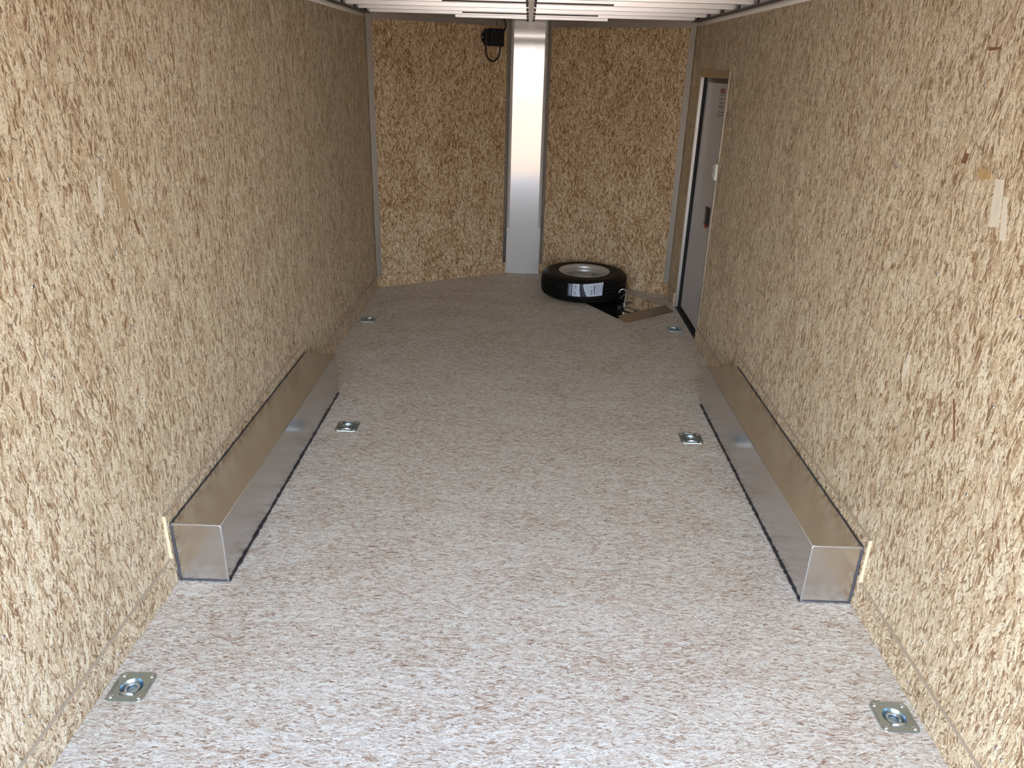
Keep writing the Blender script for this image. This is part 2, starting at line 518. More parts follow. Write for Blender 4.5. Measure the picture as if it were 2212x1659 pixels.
# ------------------------------------------------------------------ floor (with six square openings for the tie-down pans)
RINGS = [(-1.155, 1.712, 0), (1.155, 1.702, 0), (-0.900, 3.522, 0), (0.904, 3.512, 0), (-1.145, 5.300, PI), (1.142, 5.300, PI)]
bm = BM()
hs = 0.040
xs = sorted({-1.262, 1.262} | {round(r[0] + s * hs, 4) for r in RINGS for s in (-1, 1)})
ys = sorted({YR, 6.1} | {round(r[1] + s * hs, 4) for r in RINGS for s in (-1, 1)})
grid = {}
def gv(x, y):
    if (x, y) not in grid:
        grid[(x, y)] = bm.verts.new((x, y, 0))
    return grid[(x, y)]
for i in range(len(xs) - 1):
    for j in range(len(ys) - 1):
        mx, my = (xs[i] + xs[i + 1]) / 2, (ys[j] + ys[j + 1]) / 2
        if any(abs(mx - r[0]) < hs and abs(my - r[1]) < hs for r in RINGS):
            continue
        bm.faces.new((gv(xs[i], ys[j]), gv(xs[i + 1], ys[j]), gv(xs[i + 1], ys[j + 1]), gv(xs[i], ys[j + 1])))
front = [gv(x, 6.1) for x in xs]
nose = [bm.verts.new(p) for p in ((1.262, YRt + 0.02, 0), (PX1 + 0.02, NY + 0.02, 0), (PX0 - 0.02, NY + 0.02, 0), (-1.262, YL + 0.02, 0))]
bm.faces.new(front + nose)
ret = bmesh.ops.extrude_face_region(bm, geom=list(bm.faces))
for e in ret['geom']:
    if isinstance(e, bmesh.types.BMVert):
        e.co.z -= 0.018
floor = obj('floor', bm, M_FLOOR, kind='structure')

# ------------------------------------------------------------------ screws
def screw_mesh(name, mat, r=0.0048):
    bm = BM()
    add_lathe(bm, [(0.0001, 0.0026), (r * 0.45, 0.0024), (r * 0.8, 0.0016), (r, 0.0)], 10)
    bmesh.ops.recalc_face_normals(bm, faces=bm.faces)
    me = bpy.data.meshes.new(name)
    bm.to_mesh(me); bm.free()
    me.materials.append(mat)
    return me
SCREW_ME = screw_mesh('screw', M_SCREW, 0.0052)
RIVET_ME = screw_mesh('trim_screw', M_RIVET, 0.0060)

def put_screw(parent, pos, normal, me=None, name='screw'):
    o = bpy.data.objects.new(name, me or SCREW_ME)
    COL.objects.link(o)
    q = Vector(normal).to_track_quat('Z', 'Y')
    mw = Matrix.Translation(Vector(pos)) @ q.to_matrix().to_4x4()
    o.parent = parent
    o.matrix_world = mw if parent is None else mw
    o.matrix_parent_inverse = Matrix.Identity(4)
    o.matrix_basis = (PM.get(parent.name, Matrix.Identity(4)).inverted() @ mw)
    return o
PM = {}   # world matrix of parents that are not at the origin

ROWS = [0.200, 0.457, 0.715, 0.977, 1.229, 1.489, 1.753, 2.018]
CO = [1.405, 1.812, 2.228, 2.634, 3.032, 3.432, 3.832, 4.226, 4.632, 5.03, 5.43, 5.83]
SEAMS = [YR, 0.172, 1.404, 2.634, 3.845, 5.064, 6.3]

# ------------------------------------------------------------------ side walls
FLAKES = {1: [('pale', [(2.065, 1.53), (2.027, 1.534), (1.999, 1.417), (2.042, 1.408)]), ('pale', [(2.013, 1.492), (1.995, 1.494), (1.954, 1.39), (1.979, 1.384)]), ('dark', [(2.257, 1.853), (2.205, 1.853), (2.198, 1.848), (2.248, 1.844)]), ('dark', [(2.244, 1.578), (2.22, 1.579), (2.223, 1.551), (2.248, 1.55)]), ('ochre', [(2.161, 1.546), (2.1, 1.549), (2.087, 1.527), (2.141, 1.518)]), ('dark', [(1.985, 0.926), (1.977, 0.93), (1.923, 0.82), (1.929, 0.817)]), ('pale', [(2.276, 0.954), (2.258, 0.957), (2.261, 0.879), (2.282, 0.876)])], -1: [('tan', [(2.283, 1.447), (2.312, 1.444), (2.343, 1.331), (2.304, 1.309)]), ('dark', [(2.354, 1.293), (2.368, 1.291), (2.385, 1.242), (2.375, 1.24)]), ('tan', [(1.818, 1.498), (1.831, 1.493), (1.836, 1.441), (1.824, 1.436)]), ('pale', [(2.202, 1.448), (2.214, 1.445), (2.186, 1.331), (2.17, 1.331)])]}
def wall(side):
    s = -1 if side == 'left' else 1
    yend = YL if s < 0 else YRt
    root = thing('wall_' + side, None, None, (s * XW, 0, 0), kind='structure')
    PM[root.name] = Matrix.Translation((s * XW, 0, 0))
    spans = []
    for a, c in zip(SEAMS[:-1], SEAMS[1:]):
        c = min(c, yend)
        if c - a > 0.02:
            spans.append((a, c))
    k = 0
    for a, c in spans:
        k += 1
        rects = [(a, c, 0.0, ZT)]
        if s > 0 and a < 5.0 < c:
            rects = [(a, 5.045, 0.0, ZT), (5.045, c, 1.752, ZT)]
        if s > 0 and a >= 5.0:
            rects = [(a, 5.89, 1.752, ZT), (5.89, c, 0.0, ZT)]
        bm = BM()
        for (y0, y1, z0, z1) in rects:
            g = 0.0006
            add_box(bm, 0 if s > 0 else -TH, TH if s > 0 else 0, y0 + g, y1 - g, z0, z1)
        p = obj('wall_panel', bm, M_WALL, root, uvoff=(k * 3.37 + (20 if s > 0 else 0), k * 1.91))
    for kind, pts in FLAKES[s]:
        bm = BM()
        a = [bm.verts.new((-s * 0.0002, y, z)) for y, z in pts]
        b = [bm.verts.new((-s * 0.0009, y, z)) for y, z in pts]
        bm.faces.new(a); bm.faces.new(list(reversed(b)))
        for i in range(4):
            bm.faces.new((a[i], b[i], b[(i + 1) % 4], a[(i + 1) % 4]))
        obj('wood_flake', bm, M_FLAKE[kind], root)
    # screws: single on studs, paired on the panel seams
    sc = []
    for y in CO:
        for z in ROWS:
            if s > 0 and 4.99 < y < 5.93 and z < 1.80:
                continue
            dd = (-0.011, 0.011) if any(abs(y - q) < 0.02 for q in SEAMS) and y > 1.0 else (0,)
            for d in dd:
                if z < 0.3 and 2.15 < y < 4.1:
                    continue
                sc.append((y + d + random.uniform(-.004, .004), z + random.uniform(-.006, .006)))
    sc = [q for q in sc if not (q[0] < 1.7 and q[1] > 0.6) and not (q[0] < 2.1 and q[1] > 1.55)]
    sc.sort(key=lambda q: (q[0]) ** 2 + (1.77 - q[1]) ** 2)
    for y, z in sc[:98]:
        put_screw(root, (s * XW, y, z), (-s, 0, 0))
    rest = sc[98:]
    if rest:
        bm = BM()
        for y, z in rest:
            mt = Matrix.Translation((0, y, z)) @ Vector((-s, 0, 0)).to_track_quat('Z', 'Y').to_matrix().to_4x4()
            add_lathe(bm, [(0.0001, 0.0026), (0.004, 0.0016), (0.005, 0.0)], 8, mat=mt)
        obj('screw', bm, M_SCREW, root, kind='stuff')
    return root
wall('left')
wall('right')

# ------------------------------------------------------------------ baseboards and the wheel-box backing boards
def boards(side):
    s = -1 if side == 'left' else 1
    xa, xb = sorted((s * XB, s * (XW - 0.0002)))
    yend = YL + (0.004 if s < 0 else 0.0)
    k = 0
    runs = [(YR, 2.203), (4.037, yend)] if s < 0 else [(YR, 2.203), (4.037, 5.040), (5.90, YRt)]
    root = thing('baseboard_' + side, None, None, kind='structure')
    for a, c in runs:
        k += 1
        bm = BM()
        add_box(bm, xa, xb, a, c - 0.0008, 0.0005, 0.109)
        bmesh.ops.recalc_face_normals(bm, faces=bm.faces)
        for f in bm.faces:
            if f.normal.z > 0.5:
                f.material_index = 1
        obj('board', bm, [M_BASE, M_EDGE], root, uvoff=(k * 2.3 + s * 5, 7.7 + k), bevel=0.0006)
    scr = [(1.00 + 0.10, .05), (1.40, 0.052), (1.80, 0.045), (2.19, 0.10), (2.19, 0.03), (4.05, .05), (4.62, .05)]
    if s < 0:
        scr += [(5.03, .05), (5.43, .05), (5.83, .05), (6.13, .055)]
    else:
        scr += [(6.0, .055), (6.15, .055)]
    for y, z in scr:
        put_screw(root, (s * XB, y, z), (-s, 0, 0))
    # taller backing board behind the wheel box
    t = thing('backing_board', 'strand board strip with pale cut end on the %s wall behind the wheel box' % side, 'board', (s * (XB + 0.006), 3.12, 0))
    PM[t.name] = Matrix.Translation((s * (XB + 0.006), 3.12, 0))
    bm = BM()
    add_box(bm, -0.0058, 0.0058, 2.2055 - 3.12, 4.0345 - 3.12, 0.0005, 0.286)
    bmesh.ops.recalc_face_normals(bm, faces=bm.faces)
    for f in bm.faces:
        if f.normal.y < -0.5:
            f.material_index = 1
        if f.normal.z > 0.5:
            f.material_index = 2
    obj('board', bm, [M_BASE, M_CUT, M_EDGE], t, uvoff=(31 + s * 3, 2.2), bevel=0.0006)
    for y, z in [(2.213, .258), (2.213, .14), (2.213, .05)] + [(2.6 + .4 * i, 0.266) for i in range(4)] + [(4.015, .26)]:
        put_screw(t, (s * (XB + 0.0002), y, z), (-s, 0, 0))
boards('left')
boards('right')

# ------------------------------------------------------------------ wheel boxes
def wheel_box(side):
    s = -1 if side == 'left' else 1
    lab = {'left': 'brushed aluminium wheel box with silver welds along the left wall',
           'right': 'brushed aluminium wheel box with silver welds along the right wall, nearer the side door'}[side]
    y0, y1, xi, h = 2.224, 3.948, 1.048, 0.244
    t = thing('wheel_box', lab, 'wheel box', (s * xi, (y0 + y1) / 2, 0), group='aluminium wheel boxes')
    PM[t.name] = Matrix.Translation(t.location)
    L2 = (y1 - y0) / 2
    D = XB - xi - 0.0006
    c = 0.055
    bm = BM()
    # outline in (y,z): far upper edge is cut slightly; extruded across x
    xo = s * D
    prof = [(-L2, 0.0006), (L2, 0.0006), (L2, h), (-L2, h)]
    a = [bm.verts.new((0, y, z)) for y, z in prof]
    b = [bm.verts.new((xo, y, z)) for y, z in prof]
    bm.faces.new(a); bm.faces.new(list(reversed(b)))
    for i in range(4):
        bm.faces.new((a[i], b[i], b[(i + 1) % 4], a[(i + 1) % 4]))
    bmesh.ops.recalc_face_normals(bm, faces=bm.faces)
    obj('box_shell', bm, M_BOX, t, bevel=0.0015)
    def wob(p, q, n, amp, seed):
        rr = random.Random(seed)
        p = Vector(p); q = Vector(q)
        return [p.lerp(q, i / n) + Vector((rr.uniform(-amp, amp), rr.uniform(-amp, amp), rr.uniform(-amp, amp))) * (0 if i in (0, n) else 1) for i in range(n + 1)]
    # bright welds on the end facing the opening
    bm = BM()
    path = wob((xo * 0.97, -L2 - 0.0005, h), (0, -L2 - 0.0005, h), 26, 0.0007, 3 + s)
    add_tube(bm, path, 0.0034, 8)
    path = wob((0, -L2 - 0.0005, h), (0, -L2 - 0.0005, 0.004), 26, 0.0007, 5 + s)
    add_tube(bm, path, 0.0036, 8)
    obj('weld_bead', bm, M_WELD, t)
    # dark bluish edge at the board and the floor
    bm = BM()
    add_tube(bm, wob((xo - s * 0.0055, -L2 - 0.001, h), (xo - s * 0.0055, -L2 - 0.001, 0.006), 30, 0.0009, 8 + s), 0.0042, 8)
    add_tube(bm, wob((xo - s * 0.0055, -L2 - 0.001, 0.005), (0, -L2 - 0.001, 0.005), 20, 0.0006, 9 + s), 0.0032, 8)
    obj('joint_edge', bm, M_JOINT, t)
    bm = BM()
    add_tube(bm, wob((xo - s * 0.0045, -L2, h + 0.0005), (xo - s * 0.0045, L2, h + 0.0005), 90, 0.0010, 12 + s), 0.0030, 6)
    add_tube(bm, wob((-s * 0.002, -L2, 0.002), (-s * 0.002, L2, 0.002), 120, 0.0028, 14 + s), 0.0050, 6)
    add_tube(bm, wob((0, L2 + 0.001, 0.004), (xo * 0.98, L2 + 0.001, 0.004), 10, 0.001, 15 + s), 0.004, 6)
    obj('sealant_line', bm, M_SEAL, t)
    # folded long edge
    bm = BM()
    add_tube(bm, [(0, -L2 + .003, h - 0.0004), (0, L2, h - 0.0004)], 0.0014, 6)
    obj('folded_edge', bm, M_TRIM, t)
    if s < 0:
        put_screw(t, (s * xi + 0.0002, y0 + 0.03, 0.03), (-s, 0, 0), RIVET_ME)
wheel_box('left')
wheel_box('right')

# ------------------------------------------------------------------ floor tie-downs
def ring_proto():
    t = thing('tie_down_ring', 'x', 'tie-down')
    H = 0.0575
    # plate with a round opening
    outer = []
    for i in range(48):
        a = 2 * PI * i / 48
        c_, s_ = abs(math.cos(a)), abs(math.sin(a))
        lo, hi = 0.0, 0.1
        for _ in range(30):
            r = (lo + hi) / 2
            qx, qy = max(r * c_ - (H - 0.016), 0), max(r * s_ - (H - 0.016), 0)
            if math.hypot(qx, qy) <= 0.016: lo = r
            else: hi = r
        outer.append((r * math.cos(a), r * math.sin(a)))
    n = len(outer)
    RO = 0.0335
    # keyhole outline: circle with a straight lower edge
    inner = []
    for (x, y) in outer:
        a = math.atan2(y, x)
        r = RO
        ix, iy = r * math.cos(a), r * math.sin(a)
        inner.append((ix, iy))
    bm = BM()
    zt = 0.0032
    o1 = [bm.verts.new((x, y, 0.0002)) for x, y in outer]
    o2 = [bm.verts.new((x * 0.985, y * 0.985, zt)) for x, y in outer]
    i2 = [bm.verts.new((x * 1.06, y * 1.06, zt)) for x, y in inner]
    i3 = [bm.verts.new((x, y, zt - 0.001)) for x, y in inner]
    for k in range(n):
        j = (k + 1) % n
        bm.faces.new((o1[k], o1[j], o2[j], o2[k]))
        bm.faces.new((o2[k], o2[j], i2[j], i2[k]))
        f = bm.faces.new((i2[k], i2[j], i3[j], i3[k])); f.smooth = True
    # pressed ribs along the four sides
    for k in range(4):
        m = Matrix.Rotation(k * PI / 2, 4, 'Z')
        add_box(bm, -0.021, 0.021, 0.0490, 0.0515, zt - 0.0004, zt + 0.0012, mat=m)
    obj('base_plate', bm, M_ZINC, t)
    # recessed pan: outer trough, raised middle ring and a dished centre
    bm = BM()
    prof = [(RO, zt - 0.001), (RO - 0.0015, -0.001), (RO - 0.004, -0.0055), (RO - 0.0075, -0.0105), (0.0235, -0.0120), (0.0165, -0.0120),
            (0.0150, -0.0125), (0.0115, -0.0150), (0.006, -0.0165), (0.0002, -0.0170)]
    add_lathe(bm, prof, 36)
    obj('recessed_pan', bm, M_ZINCB, t)
    # the D ring lying in the pan
    bm = BM()
    pts = []
    for i in range(25):
        a = -0.22 * PI + (1.44 * PI) * i / 24
        pts.append((0.0190 * math.cos(a), 0.0190 * math.sin(a), -0.0062))
    pts = [(0.0130, -0.0290, -0.0005)] + pts + [(-0.0130, -0.0290, -0.0005)]
    add_tube(bm, pts, 0.0044, 12)
    obj('ring', bm, M_RINGM, t)
    # clamp bar over the straight side of the ring
    bm = BM()
    prof = [(-0.0052, 0.0), (-0.0048, 0.0050), (-0.002, 0.0075), (0.002, 0.0075), (0.0048, 0.0050), (0.0052, 0.0)]
    a = [bm.verts.new((-0.0215, -0.0305 + y, zt - 0.001 + z)) for y, z in prof]
    b = [bm.verts.new((0.0215, -0.0305 + y, zt - 0.001 + z)) for y, z in prof]
    for i in range(len(prof) - 1):
        f = bm.faces.new((a[i], b[i], b[i + 1], a[i + 1])); f.smooth = True
    bm.faces.new(a); bm.faces.new(list(reversed(b)))
    add_box(bm, -0.026, 0.026, -0.0375, -0.0358, zt - 0.0006, zt + 0.0010)
    obj('clamp_bar', bm, M_RINGM, t)
    for sx in (-1, 1):
        for sy in (-1, 1):
            bm = BM()
            add_lathe(bm, [(0.0001, 0.0046), (0.0030, 0.0043), (0.0060, 0.0028), (0.0078, 0.0)], 14)
            obj('bolt', bm, M_RINGM, t, loc=(sx * 0.0425, sy * 0.0425, zt))
    return t
ring0 = ring_proto()
RL = ['zinc tie-down ring in the floor at the lower left corner of the picture, left of the centre',
      'zinc tie-down ring in the floor at the lower right corner of the picture, beside the right baseboard',
      'zinc tie-down ring in the floor beside the middle of the left wheel box',
      'zinc tie-down ring in the floor beside the middle of the right wheel box',
      'small far zinc tie-down ring beside the left wall, beyond the wheel box',
      'small far zinc tie-down ring beside the foot of the side door']
RL[0] = 'zinc tie-down ring in the floor nearest the opening, beside the left baseboard'
RL[1] = 'zinc tie-down ring in the floor nearest the opening, beside the right baseboard'
for i, (x, y, rz) in enumerate(RINGS):
    if i == 0:
        r = ring0
    else:
        r = ring0.copy(); COL.objects.link(r)
        for ch in list(ring0.children):
            c = ch.copy(); COL.objects.link(c); c.parent = r
    r.location = (x, y, 0)
    r.rotation_euler = (0, 0, rz)
    r['label'] = RL[i]
    r['group'] = 'recessed tie-down rings in the floor'

# ------------------------------------------------------------------ nose walls (angled), trims, centre post
def nose_side(side):
    s = -1 if side == 'left' else 1
    y0 = YL if s < 0 else YRt
    A = Vector((s * XW, y0, 0))
    B = Vector(((PX0 if s < 0 else PX1), NY, 0))
    Ln = (B - A).length
    ex = (B - A).normalized()
    nin = Vector((-ex.y, ex.x, 0))
    if nin.y > 0:
        nin = -nin
    # local frame: X along wall outwards->nose, Y = into wall (away from room), Z up
    M = Matrix(((ex.x, -nin.x, 0, A.x), (ex.y, -nin.y, 0, A.y), (0, 0, 1, 0), (0, 0, 0, 1)))
    root = obj('wall_front_' + side, (lambda b: (add_box(b, 0.0, Ln, 0.0, TH, 0.0, ZC), b)[-1])(BM()), M_NOSE, matrix=M, uvoff=(50 + 9 * s, 3.3), kind='structure')
    PM[root.name] = M
    # screws in the panel
    for lx in (0.46, 0.86):
        for z in ROWS:
            put_screw(root, M @ Vector((lx + (0.02 if s > 0 else 0), 0, z)), nin)
    bmb = BM()
    add_box(bmb, 0.006, Ln - 0.004, -TH, -0.0003, 0.0006, 0.100)
    bb = obj('baseboard_front_' + side, bmb, M_NOSE, matrix=M, uvoff=(70 + s, 9.3), bevel=0.0008, kind='structure')
    PM[bb.name] = M
    for lx, z in ((0.03, 0.075), (0.04, 0.025), (0.42, 0.05), (0.83, 0.05), (Ln - 0.03, 0.075), (Ln - 0.03, 0.025)):
        put_screw(bb, M @ Vector((lx, -TH, z)), nin)
    # corner trim: an angle with a leg on the side wall and a leg on the nose panel
    tr = obj('trim_1' if s < 0 else 'trim_2', (lambda b: (add_box(b, 0.004, 0.050, -0.0030, -0.0002, 0.101, ZT + 0.02), add_box(b, 0.0, 0.004, -0.012, -0.0002, 0.101, ZT + 0.02), b)[-1])(BM()), M_TRIM, matrix=M, kind='structure')
    PM[tr.name] = M
    for z in (0.17, 0.40, 0.65, 0.90, 1.14, 1.40, 1.66, 1.93):
        put_screw(tr, M @ Vector((0.028, -0.0030, z)), nin, RIVET_ME)
    # trim beside the centre post
    tr2 = obj('trim_3' if s < 0 else 'trim_4', (lambda b: (add_box(b, Ln - 0.040, Ln + 0.004, -0.0034, -0.0002, 0.101, ZC), b)[-1])(BM()), M_TRIM, matrix=M, kind='structure')
    PM[tr2.name] = M
    for z in (0.17, 0.375, 0.44, 0.70, 0.97, 1.24, 1.50, 1.76, 2.0):
        put_screw(tr2, M @ Vector((Ln - 0.022, -0.0034, z)), nin, RIVET_ME)
    # top trim
    bmt = BM()
    add_box(bmt, 0.0, Ln, -0.0040, -0.0035, ZT - 0.008, ZC + 0.03)
    add_box(bmt, 0.0, Ln, -0.016, -0.0040, ZC - 0.004, ZC + 0.002)
    t3 = obj('trim_5' if s < 0 else 'trim_6', bmt, M_TRIM, matrix=M, kind='structure')
    return M, nin, Ln
ML, NL, LL = nose_side('left')
MR, NR, LR = nose_side('right')

# centre post: a gently waved aluminium sheet
def post():
    bm = BM()
    nx, nz = 10, 60
    rows = []
    for j in range(nz + 1):
        z = 0.0006 + (ZC + 0.03) * j / nz
        row = []
        for i in range(nx + 1):
            u = i / nx
            x = PX0 - 0.004 + (PX1 - PX0 + 0.008) * u
            bow = 0.004 * (1 - (2 * u - 1) ** 2)
            rip = 0.0
            if z > 1.98:
                rip = 0.0016 * math.sin((z - 1.98) * 95)
            row.append(bm.verts.new((x, NY - 0.014 + bow + rip - 0.004, z)))
        rows.append(row)
    for j in range(nz):
        for i in range(nx):
            f = bm.faces.new((rows[j][i], rows[j][i + 1], rows[j + 1][i + 1], rows[j + 1][i])); f.smooth = True
    ret = bmesh.ops.extrude_face_region(bm, geom=list(bm.faces))
    for e in ret['geom']:
        if isinstance(e, bmesh.types.BMVert):
            e.co.y += 0.002
    o = obj('wall_front', bm, M_PILLAR, kind='structure')
    # lower lapped sheet
    bm = BM()
    add_box(bm, PX0 - 0.002, PX1 + 0.002, NY - 0.0215, NY - 0.0200, 0.0006, 0.420)
    obj('lapped_sheet', bm, M_PILLAR, o)
post()

# ------------------------------------------------------------------ roof: rails, bows, skin, wiring channel
for side in ('left', 'right'):
    s = -1 if side == 'left' else 1
    yend = YL if s < 0 else YRt
    bm = BM()
    xa, xb = sorted((s * 1.2385, s * 1.262))
    add_box(bm, xa, xb, YR, yend, ZT, ZC - 0.008, 0)
    xa, xb = sorted((s * 1.200, s * 1.262))
    add_box(bm, xa, xb, YR, yend, ZC - 0.008, ZC - 0.001, 1)  # shade on the rail's underside painted in with a dark material
    r = obj('trim_7' if s < 0 else 'trim_8', bm, [M_RAIL, M_RAILDARK], kind='structure')
    xa, xb = sorted((s * 1.2635, s * 1.285))
    bm = BM(); add_box(bm, xa, xb, YR, yend, ZC - 0.0, ZC + 0.075)
    obj('roof_edge', bm, M_RAIL, r)

bm = BM()
add_box(bm, -1.262, 1.262, YR, YR + 0.06, 2.01, ZC + 0.08)
obj('trim_9', bm, M_RAIL, kind='structure')

def vwidth(y, s):
    y0 = YL if s < 0 else YRt
    px = PX0 if s < 0 else PX1
    if y <= y0: return s * 1.262
    return s * XW + (px - s * XW) * (y - y0) / (NY - y0)

ceil = thing('ceiling', None, None, kind='structure')
bm = BM()
zs = ZC + 0.050
pts = [(-1.29, YR), (1.29, YR), (1.29, YRt), (PX1 + 0.02, NY + 0.03), (PX0 - 0.02, NY + 0.03), (-1.29, YL)]
add_prism(bm, pts, zs, zs + 0.004)
obj('roof_skin', bm, M_SKIN, ceil)
BOWS = [6.560, 6.165, 5.775, 5.385, 4.990] + [4.990 - 0.4 * i for i in range(1, 13)]
for k, y in enumerate(BOWS):
    if y < YR + 0.05: continue
    xl, xr = vwidth(y, -1), vwidth(y, 1)
    xl = max(xl, -1.235) + 0.012; xr = min(xr, 1.235) - 0.012
    if k == 0: xl, xr = -0.60, 0.60
    bm = BM()
    # hat section: web faces the opening, flange below
    sec = [(-0.026, 0.048), (-0.017, 0.0), (0.017, 0.0), (0.026, 0.048), (0.024, 0.048), (0.0155, 0.002), (-0.0155, 0.002), (-0.024, 0.048)]
    a = [bm.verts.new((xl, y + p[0], ZC + p[1])) for p in sec]
    b = [bm.verts.new((xr, y + p[0], ZC + p[1])) for p in sec]
    for i in range(8):
        bm.faces.new((a[i], a[(i + 1) % 8], b[(i + 1) % 8], b[i]))
    for e in (a, b):
        bm.faces.new((e[0], e[1], e[6], e[7])); bm.faces.new((e[1], e[2], e[5], e[6])); bm.faces.new((e[2], e[3], e[4], e[5]))
    obj('roof_bow', bm, M_BOW, ceil)
    if k > 0:
        bm = BM()
        for s, xe in ((-1, xl), (1, xr)):
            add_box(bm, xe - 0.010, xe + 0.010, y - 0.012, y + 0.012, ZC - 0.001, ZC + 0.045)
        obj('bow_bracket', bm, M_RAILDARK, ceil)
# thin dark strips below the bows
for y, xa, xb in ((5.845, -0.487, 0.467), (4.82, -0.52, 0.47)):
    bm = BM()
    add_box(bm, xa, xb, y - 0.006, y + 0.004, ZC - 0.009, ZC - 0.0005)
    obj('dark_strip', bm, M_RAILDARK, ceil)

t = thing('wiring_channel', 'narrow white wiring channel running along the middle of the roof', 'cable cover', (-0.004, 5.0, ZC))
bm = BM(); add_box(bm, -0.015, 0.015, -4.7, 1.78, -0.013, -0.0006)
obj('channel', bm, M_LEDW, t)
for y in BOWS[:8]:
    for s in (-1, 1):
        bm = BM()
        add_box(bm, s * 0.024 - 0.007, s * 0.024 + 0.007, y - 0.03 - 5.0, y + 0.03 - 5.0, -0.015, -0.0006)
        obj('clip', bm, M_CLIP, t)

# ------------------------------------------------------------------ outer body (keeps the daylight out) and yard
bm = BM()
for s in (-1, 1):
    xa, xb = sorted((s * 1.300, s * 1.318))
    ye = YL if s < 0 else YRt
    if s < 0:
        add_box(bm, xa, xb, YR, ye, -0.05, 2.20)
    else:
        add_box(bm, xa, xb, YR, ye, -0.05, 2.20)
obj('wall_exterior', bm, M_EXT, kind='structure')
bm = BM()
for s in (-1, 1):
    y0 = YL if s < 0 else YRt
    a = Vector((s * 1.31, y0)); b = Vector((s * 0.0 + (PX0 if s < 0 else PX1) * 1.1, NY + 0.06))
    d = (b - a).normalized(); n = Vector((-d.y, d.x))
    if n.y < 0: n = -n
    add_prism(bm, [a, b, b + n * 0.02, a + n * 0.02], -0.05, 2.2)
add_box(bm, PX0 * 1.2, PX1 * 1.2, NY + 0.04, NY + 0.06, -0.05, 2.2)
add_box(bm, -1.318, 1.318, YR, YRt, 2.20, 2.212)
add_prism(bm, [(-1.318, YL), (1.318, YRt), (0.2, NY + 0.06), (-0.2, NY + 0.06)], 2.20, 2.212)
add_prism(bm, [(-1.318, YR), (1.318, YR), (1.318, YRt), (0.2, NY + 0.06), (-0.2, NY + 0.06), (-1.318, YL)], -0.07, -0.05)
obj('wall_exterior', bm, M_EXT, kind='structure')
bm = BM()
add_prism(bm, [(-400, -400), (400, -400), (400, 400), (-400, 400)], -0.60, -0.55)
yard = obj('floor_yard', bm, M_GROUND, kind='structure')
# rear ramp door lowered to the yard
bm = BM()
add_box(bm, -1.2, 1.2, -2.05, 0.0, -0.04, 0.0)
ramp = obj('ramp_door', bm, M_FLOOR, loc=(0, YR - 0.01, -0.004))
ramp.rotation_euler = (math.radians(14.5), 0, 0)
tag(ramp, 'wooden ramp door lowered to the ground behind the opening', 'ramp')

# ------------------------------------------------------------------ side door in the right wall
D0, D1, DZ = 5.065, 5.870, 1.732
XD = 1.286
d = thing('door_1', None, None, (XD, (D0 + D1) / 2, 0), kind='structure')
DM = Matrix.Translation(d.location); PM[d.name] = DM
def dbox(bm, x0, x1, y0, y1, z0, z1, mi=0):
    c = (D0 + D1) / 2
    add_box(bm, x0 - XD, x1 - XD, y0 - c, y1 - c, z0, z1, mi)
bm = BM(); dbox(bm, XD, XD + 0.012, D0 + 0.001, D1 - 0.018, 0.016, DZ - 0.022)
obj('door_panel', bm, M_DOOR, d)
bm = BM()
dbox(bm, XW + 0.0212, XD + 0.010, D1, D1 + 0.004, 0.0006, DZ + 0.004)
dbox(bm, XD - 0.004, XD + 0.008, D1 - 0.018, D1 - 0.001, 0.0, DZ - 0.001)
dbox(bm, XD - 0.004, XD + 0.008, D0 + 0.001, D1 - 0.001, 0.0, 0.016)
dbox(bm, XW + 0.002, XD - 0.004, D0 + 0.001, D1 - 0.001, 0.0006, 0.004)
obj('gasket', bm, M_GASKET, d)
bm = BM(); dbox(bm, XD - 0.006, XD + 0.008, D0 + 0.001, D1 - 0.019, DZ - 0.032, DZ - 0.001)
obj('header_seal', bm, M_HEAD, d)
bm = BM()
dbox(bm, XW + 0.0002, XW + 0.021, D1, D1 + 0.004, 0.0006, DZ + 0.004)
obj('far_jamb', bm, M_JAMB, d)
bm = BM()
dbox(bm, XW + 0.0002, XD + 0.010, D0 - 0.004, D0, 0.0006, DZ + 0.004)
dbox(bm, XW + 0.0002, XD + 0.010, D0, D1, DZ, DZ + 0.004)
obj('jamb', bm, M_TRIM, d)
bm = BM()
dbox(bm, XW - 0.003, XW - 0.0002, D1, D1 + 0.034, 0.0006, DZ + 0.048)
dbox(bm, XW - 0.003, XW - 0.0002, D0, D1, DZ, DZ + 0.048)
fl = obj('frame_flange', bm, M_FLANGE, d)
bm = BM()
dbox(bm, XW - 0.0034, XW - 0.0002, D0 - 0.026, D0, 0.0006, DZ + 0.048)
obj('frame_flange', bm, M_FLANGE, d)
bm = BM()
dbox(bm, XW - 0.0052, XW - 0.0002, D0 - 0.030, D0 - 0.0265, 0.0006, DZ + 0.050)
obj('flange_lip', bm, M_JAMB, d)
for y, z in ((D0 - 0.012, 1.766), (D1 + 0.015, 1.766), (D0 - 0.014, 1.25), (D0 - 0.014, 0.93), (D0 - 0.014, 0.30), (D0 - 0.014, 0.06), (D1 + 0.016, 0.06), (D1 + 0.016, 0.3)):
    put_screw(d, (XW - 0.003, y, z), (-1, 0, 0), RIVET_ME)
